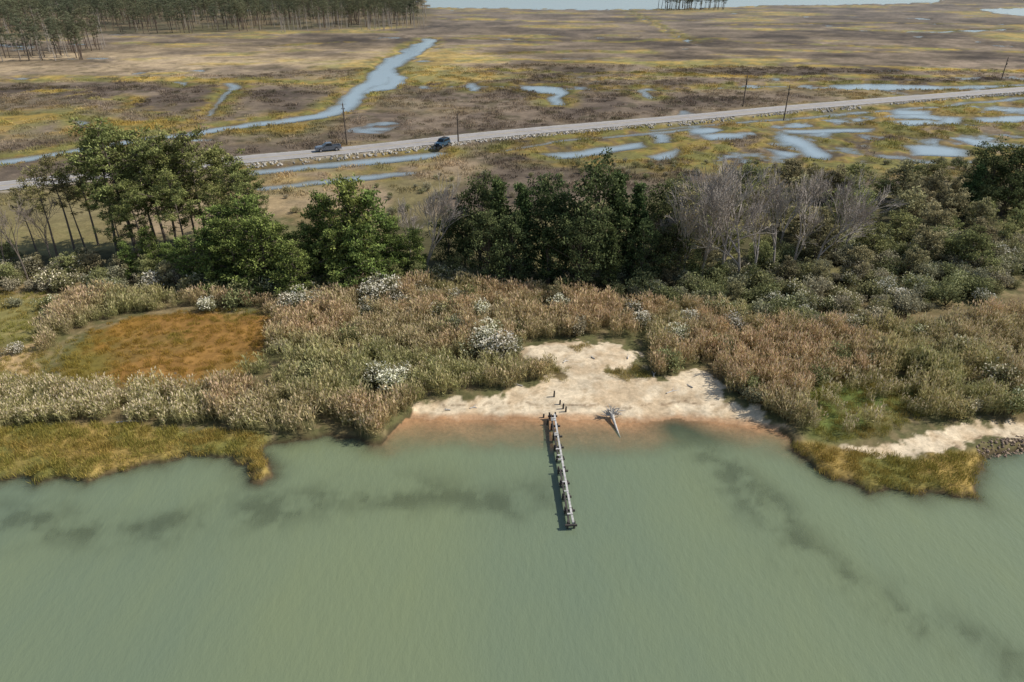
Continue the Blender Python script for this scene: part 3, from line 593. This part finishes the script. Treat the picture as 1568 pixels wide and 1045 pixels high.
# ------------------------------------------------------------------ rocks
m,nt,out=newmat("stone");p=N(nt,'ShaderNodeBsdfPrincipled');p.inputs['Roughness'].default_value=.85;at=N(nt,'ShaderNodeAttribute',attribute_name='tint',attribute_type='INSTANCER')
tc=N(nt,'ShaderNodeTexCoord');f=maprange(nt,noise(nt,6,4,.6,tc.outputs['Object']),.3,.7,.7,1.2);cc=N(nt,'ShaderNodeCombineColor');[nt.links.new(f,cc.inputs[i]) for i in range(3)]
nt.links.new(mulcol(nt,at.outputs['Color'],cc.outputs[0]),p.inputs['Base Color']);nt.links.new(p.outputs[0],out.inputs[0]);STONE=m
def rock(sz,col):
    bm_=Acc();n=8;th=np.linspace(0,math.pi,6);V=[];Fq=[]
    for t in th:
        for k in range(n):
            a=k*2*math.pi/n;V.append([math.sin(t)*math.cos(a),math.sin(t)*math.sin(a),math.cos(t)*.7])
    V=np.array(V)+0;V*=1+rng.normal(0,.13,(len(V),1));V[:n]=V[:n].mean(0);V[-n:]=V[-n:].mean(0)
    for i in range(5):
        for k in range(n):Fq.append([i*n+k,(i+1)*n+k,(i+1)*n+(k+1)%n,i*n+(k+1)%n])
    bm_.add(V*sz,Fq,col);me=bm_.mesh("rock");me.materials.append(STONE);return me
RK=[rock(.35,C(200,200,200)) for _ in range(4)]
n=4600;t=rng.uniform(0,len(RP)-2,n);i=t.astype(int);fr=(t-i)[:,None];base=RP[i]*(1-fr)+RP[i+1]*fr
mk=(base[:,1]<600)&(base[:,0]>-60)&(fbm(base[:,0],base[:,1],7,3,111)+rng.uniform(-.15,.15,n)>.46);base=base[mk];i=i[mk];n=len(base)
off=-(rng.uniform(4.2,5.9,n))[:,None];Pr=base+RN[i]*off
rz=np.maximum(terrain(Pr[:,0],Pr[:,1],False)[0],.1)
S=rng.uniform(.4,1.2,(n,1))*rng.uniform(.8,1.2,(n,3));scatter("riprap_rocks",np.c_[Pr,rz+.03],rng.uniform(0,6,(n,3)),S,rng.integers(0,4,n),C(188,180,166)*rng.uniform(.45,1.05,(n,1)),RK)
Ps=sample(GP([(1490,695),(1500,682),(1568,670),(1750,657),(1750,680),(1568,694),(1515,704)]),12);n=len(Ps)
scatter("shoreline_rocks",np.c_[Ps,np.maximum(terrain(Ps[:,0],Ps[:,1],False)[0],-.05)+.01],rng.uniform(0,6,(n,3)),rng.uniform(.2,.5,(n,1))*np.ones((1,3)),rng.integers(0,4,n),C(146,124,102)*rng.uniform(.5,1.3,(n,1)),RK)
# ------------------------------------------------------------------ utility poles
wood=simple("weathered_pole_wood",(.10,.075,.055),.9,3,.3)
for x,yb,yt in [(532,226,158),(702,224,174),(1137,166,116),(1200,184,130),(1533,123,88)]:
    X,Y,z=place(x,yb);h=height_for(Y,yt)-z;A=Acc()
    A.tubes([[0,0,0]],[[0,0,h]],.19,.13,10,(1,1,1));A.box((0,0,h+.0),(.24,.24,.05));A.tubes([[0,0,h]],[[0,0,h+.3]],.04,.03,6,(1,1,1))
    A.box((.0,-.18,h-1.2),(.9,.1,.12));A.tubes([[.38,-.18,h-1.15],[-.38,-.18,h-1.15]],[[.38,-.18,h-.9],[-.38,-.18,h-.9]],.05,.03,6,(1,1,1));A.tubes([[0,-.35,h-2.6]],[[0,-.35,h-1.9]],.16,.16,8,(1,1,1))
    link("utility_pole",A.mesh("utility_pole"),[wood],loc=(X,Y,z-.1),rot=(0,0,.15))
# ------------------------------------------------------------------ pier
pale=simple("weathered_timber",(.44,.42,.38),.9,4,.35);darkw=simple("wet_and_shaded_wood",(.05,.042,.035),.8,4,.4)
a=np.array(G(846,642));b=np.array(G(874,809));L=float(np.linalg.norm(b-a));d=(b-a)/L;ang=math.atan2(d[1],d[0])
pier=bpy.data.objects.new("derelict_pier",None);scene.collection.objects.link(pier);pier.location=(a[0],a[1],0);pier.rotation_euler=(0,0,ang)
AP=Acc();AS=Acc();AC=Acc();AD=Acc()
nbents=10
for k in range(nbents):
    x=L*k/(nbents-1)
    for sgn in (-1,1):
        tl=rng.normal(0,.02,2);top=.62+rng.uniform(-.05,.22)*(k%3!=1)
        AP.tubes([[x,sgn*.27,-1.6]],[[x+tl[0],sgn*.27+tl[1],top]],.10,.085,8,(1,1,1));AP.tubes([[x+tl[0],sgn*.27+tl[1],top]],[[x+tl[0],sgn*.27+tl[1],top+.01]],.085,.0,8,(1,1,1))
    AC.box((x+.17,rng.uniform(-.02,.12),.46),(.15,rng.uniform(.75,.95),.15))
for k in range(nbents-1):
    x0=L*k/(nbents-1);x1=L*(k+1)/(nbents-1);AS.box(((x0+x1)/2+.1,.13+rng.normal(0,.015),.62+rng.uniform(-.02,.02)),(x1-x0-.02,.17,.17),M=Matrix.Rotation(rng.normal(0,.012),3,'Z'))
    if k!=4: AD.box(((x0+x1)/2+.1,-.16,.60+rng.uniform(-.03,.02)),(x1-x0-.02,.14,.17))  # left stringer in dark wood: shade on the pier's left side, painted
for x in np.arange(.3,L,.3):
    if rng.uniform()<.2: AS.box((x,rng.uniform(-.03,.03),.725+rng.uniform(0,.02)),(.16,rng.uniform(.36,.5),.035),M=Matrix.Rotation(rng.normal(0,.08),3,'Z'))
link("pilings",AP.mesh("p"),[darkw],parent=pier);link("pale_stringer_and_planks",AS.mesh("s"),[pale],parent=pier);link("shade_dark_stringer",AD.mesh("s"),[darkw],parent=pier);link("cross_timbers",AC.mesh("c"),[darkw],parent=pier)
for x,y,h in [(848,612,.7),(862,628,.6),(838,650,.7),(832,640,.4),(857,622,.5),(866,632,.6)]:
    X,Y,z=place(x,y);A=Acc();A.tubes([[0,0,-.4]],[[.04,0,h]],.10,.08,8,(1,1,1));A.tubes([[.04,0,h]],[[.04,0,h+.02]],.08,.0,8,(1,1,1));link("old_piling",A.mesh("old_piling"),[darkw],loc=(X,Y,z))
# ------------------------------------------------------------------ driftwood stump
drift=simple("bleached_driftwood",(.46,.42,.36),.85,5,.35)
X,Y,z=place(937,643);A=Acc()
pts=np.array([[0,.25,.42],[.05,-.3,.30],[.16,-.9,.12],[.28,-1.7,-.03],[.45,-2.7,-.2]]);A.tubes(pts[:-1],pts[1:],np.array([.24,.16,.12,.09]),np.array([.16,.12,.09,.05]),10,(1,1,1))
for k in range(34):
    an=rng.uniform(-.3,3.44);l=rng.uniform(.6,1.3)*(1.25 if k%7==0 else 1);m_=np.array([math.cos(an)*l*.45,.25+rng.uniform(-.1,.25),.42+math.sin(an)*l*.42]);bd=rng.normal(0,.7)
    e_=m_+np.array([math.cos(an+bd)*l*.45,rng.uniform(-.35,.5),math.sin(an+bd)*l*.4]);e_[2]=max(e_[2],-.1)
    A.tubes([[0,.25,.36],m_],[m_,e_],np.array([.12,.06]),np.array([.06,.02]),6,(1,1,1))
link("driftwood_stump",A.mesh("driftwood_stump",True),[drift],loc=(X,Y,0.05))
for x,y,r,l in [(1020,607,.4,1.6),(1000,585,1.2,1.0),(800,598,2.6,1.2),(180,655,.1,2.2),(862,566,.7,.8),(910,560,2,.7),(925,632,.3,.9),(960,560,1.1,.9),(1060,600,2.2,.8),(720,628,.2,.7),(690,630,2.9,.6)]:
    X,Y,z=place(x,y);A=Acc();q=np.array([[0,0,.06],[l*.5,.08,.1],[l,-.05,.08]]);A.tubes(q[:-1],q[1:],np.array([.07,.06]),np.array([.06,.03]),7,(1,1,1));A.tubes([q[1]],[q[1]+np.array([.3,.25,.15])],.035,.015,5,(1,1,1))
    link("driftwood_log",A.mesh("driftwood_log"),[drift],loc=(X,Y,z),rot=(0,0,r))
# ------------------------------------------------------------------ vehicles
import bmesh as b_
def prism(prof,y0,y1,inset=0,zi=1e9):
    prof=np.array(prof,float);n=len(prof);bm=b_.new()
    def ins(z): return inset if z>zi else 0
    A_=[bm.verts.new((p_[0],y0+ins(p_[1]),p_[1])) for p_ in prof];B_=[bm.verts.new((p_[0],y1-ins(p_[1]),p_[1])) for p_ in prof]
    bm.faces.new(A_);bm.faces.new(B_[::-1])
    for i in range(n): bm.faces.new((A_[i],B_[i],B_[(i+1)%n],A_[(i+1)%n]))
    b_.ops.recalc_face_normals(bm,faces=bm.faces[:]);return bm
def part(name,bm,mat,parent,bev=.04):
    if bev: b_.ops.bevel(bm,geom=bm.edges[:],offset=bev,segments=2,affect='EDGES',clamp_overlap=True)
    me=bpy.data.meshes.new(name);bm.to_mesh(me);bm.free();me.materials.append(mat)
    o=bpy.data.objects.new(name,me);scene.collection.objects.link(o);o.parent=parent;return o
glass=simple("dark_glass",(.015,.018,.02),.08);rub=simple("tyre_rubber",(.02,.02,.02),.9);rim=simple("alloy_rim",(.4,.4,.42),.3,metal=.8);red=simple("tail_lamp_red",(.35,.02,.02),.3);lamp=simple("headlamp_lens",(.7,.7,.7),.15)
def boxp(name,c,s,mat,par,bev=.02):
    x,y,z=[v/2 for v in s];return part(name,prism([(c[0]-x,c[2]-z),(c[0]+x,c[2]-z),(c[0]+x,c[2]+z),(c[0]-x,c[2]+z)],c[1]-y,c[1]+y),mat,par,bev)
def wheels(par,xs,W=.92,r=.4):
    k=1
    for x in xs:
        for s in (-1,1):
            A=Acc();y0=s*(W-.26);y1=s*W
            A.tubes([[x,y0,r]],[[x,y1,r]],r,r,20,(1,1,1),0);A.tubes([[x,y1,r]],[[x,y1+s*.003,r]],r,.24,20,(1,1,1),0);A.tubes([[x,y0,r]],[[x,y0-s*.003,r]],r,.0,20,(1,1,1),0)
            A.tubes([[x,y1+s*.004,r]],[[x,y1-s*.02,r]],.24,.0,20,(1,1,1),1);link("wheel_%d"%k,A.mesh("wheel"),[rub,rim],parent=par);k+=1
def arch(x,r=.47,n=7): return [(x+r*math.cos(math.pi-i*math.pi/(n-1)),.42+r*math.sin(math.pi-i*math.pi/(n-1))*.95) for i in range(n)]
def pickup(name,X,Y,z,rot,paint):
    e=bpy.data.objects.new(name,None);scene.collection.objects.link(e);e.location=(X,Y,z);e.rotation_euler=(0,0,rot)
    low=[(-2.85,.45)]+arch(-1.75)+arch(1.85)+[(2.85,.42),(2.92,.7),(2.88,1.02),(2.6,1.14),(1.35,1.22),(-.95,1.2),(-.95,.72),(-2.75,.72),(-2.75,1.2),(-2.88,1.2),(-2.9,.6)]
    part("body",prism(low,-.80,.80),paint,e,.02)
    for s in (-1,1):
        y0=.80 if s>0 else -.97;side=[(-2.88,.45)]+arch(-1.75)+arch(1.85)+[(2.83,.45),(2.86,1.0),(2.55,1.13),(1.35,1.22),(-2.88,1.22)]
        part("side_panel_%d"%(1 if s<0 else 2),prism(side,y0,y0+.17),paint,e,.02)
        part("side_windows_%d"%(1 if s<0 else 2),prism([(.95,1.27),(.30,1.75),(-.72,1.75),(-.85,1.27)],.80*s-.03 if s>0 else -.83,.83 if s>0 else -.77,),glass,e,0)
        boxp("mirror_%d"%(1 if s<0 else 2),(.85,s*1.05,1.32),(.14,.18,.2),paint,e);boxp("tail_lamp_%d"%(1 if s<0 else 2),(-2.9,s*.85,.98),(.06,.16,.34),red,e,.01);boxp("headlamp_%d"%(1 if s<0 else 2),(2.88,s*.76,.86),(.08,.3,.2),lamp,e,.01)
    part("cab",prism([(1.35,1.18),(.45,1.84),(.2,1.88),(-.7,1.88),(-.85,1.82),(-.95,1.18)],-.82,.82,.1,1.5),paint,e,.03)
    part("windscreen",prism([(1.33,1.235),(.52,1.83),(.47,1.80),(1.22,1.2)],-.70,.70,.05,1.5),glass,e,0);part("rear_window",prism([(-.975,1.28),(-.9,1.75),(-.86,1.75),(-.93,1.28)],-.62,.62),glass,e,0)
    boxp("grille",(2.9,0,.85),(.06,1.15,.26),rub,e,.01);boxp("front_bumper",(2.95,0,.55),(.18,1.86,.2),rim,e,.03);boxp("rear_bumper",(-2.98,0,.55),(.18,1.8,.18),rim,e,.03)
    wheels(e,(-1.75,1.85),.98);return e
def suv(name,X,Y,z,rot,paint):
    e=bpy.data.objects.new(name,None);scene.collection.objects.link(e);e.location=(X,Y,z);e.rotation_euler=(0,0,rot)
    low=[(-2.2,.5)]+arch(-1.35)+arch(1.4)+[(2.15,.5),(2.2,.95),(2.0,1.12),(.95,1.2),(-2.2,1.2)]
    part("body",prism(low,-.93,.93),paint,e,.04);part("cabin",prism([(.98,1.17),(.45,1.82),(.2,1.86),(-2.05,1.84),(-2.18,1.17)],-.86,.86,.09,1.5),paint,e,.04)
    for s in (-1,1):
        k=1 if s<0 else 2;part("side_windows_%d"%k,prism([(.72,1.26),(.32,1.74),(-1.95,1.74),(-2.02,1.26)],.80 if s>0 else -.875,.875 if s>0 else -.80),glass,e,0)
        boxp("headlamp_%d"%k,(2.17,s*.66,.9),(.08,.26,.2),lamp,e,.01);boxp("tail_lamp_%d"%k,(-2.2,s*.8,1.0),(.06,.16,.3),red,e,.01);boxp("mirror_%d"%k,(.7,s*1.02,1.25),(.14,.18,.18),paint,e)
    part("windscreen",prism([(1.0,1.235),(.53,1.80),(.48,1.77),(.9,1.2)],-.74,.74,.05,1.5),glass,e,0);boxp("rear_window",(-2.14,0,1.5),(.05,1.3,.4),glass,e,.01)
    boxp("grille",(2.19,0,.88),(.06,.95,.24),rub,e,.01);boxp("front_bumper",(2.24,0,.56),(.16,1.8,.2),rub,e,.03);boxp("spare_wheel_cover",(-2.32,0,1.0),(.2,.68,.68),rub,e,.08);boxp("roof_rack",(-.8,0,1.91),(1.9,1.2,.05),rub,e,.01)
    wheels(e,(-1.35,1.4),.95,.42);return e
def carpaint(n,c):
    m=simple(n,c,.28);m.node_tree.nodes['Principled BSDF'].inputs['Coat Weight'].default_value=.5;return m
def road_at(px,py):
    q=np.array(G(px,py));i=int(np.argmin(((RP-q)**2).sum(1)));return q,math.atan2(RD[i][1],RD[i][0]),i
q,an,i=road_at(505,238);c=RP[i]+RN[i]*1.0;pickup("pickup_truck",c[0],c[1],.96,an+math.pi,carpaint("graphite_paint",(.09,.10,.115)))
q,an,i=road_at(678,230);suv("suv_car",q[0],q[1],.9,an+math.pi*1.2,carpaint("dark_blue_paint",(.03,.07,.11)))
# ------------------------------------------------------------------ light
AZ=math.radians(86);EL=math.radians(44)
sv=Vector((math.sin(AZ)*math.cos(EL),math.cos(AZ)*math.cos(EL),math.sin(EL)))
sl=bpy.data.lights.new("sun",'SUN');sl.energy=4.8;sl.angle=math.radians(.5);sl.color=(1,.965,.91);so=bpy.data.objects.new("sun",sl);scene.collection.objects.link(so)
so.rotation_euler=(-sv).to_track_quat('-Z','Y').to_euler()
w=bpy.data.worlds.new("World");scene.world=w;w.use_nodes=True;nt=w.node_tree;bg=nt.nodes['Background'];sk=nt.nodes.new('ShaderNodeTexSky');sk.sky_type='NISHITA';sk.sun_disc=False;sk.sun_elevation=EL;sk.sun_rotation=AZ
nt.links.new(sk.outputs[0],bg.inputs[0]);bg.inputs[1].default_value=.125
scene.view_settings.view_transform='Standard';scene.view_settings.look='None';scene.view_settings.exposure=0
print("done",time.time()-T0)
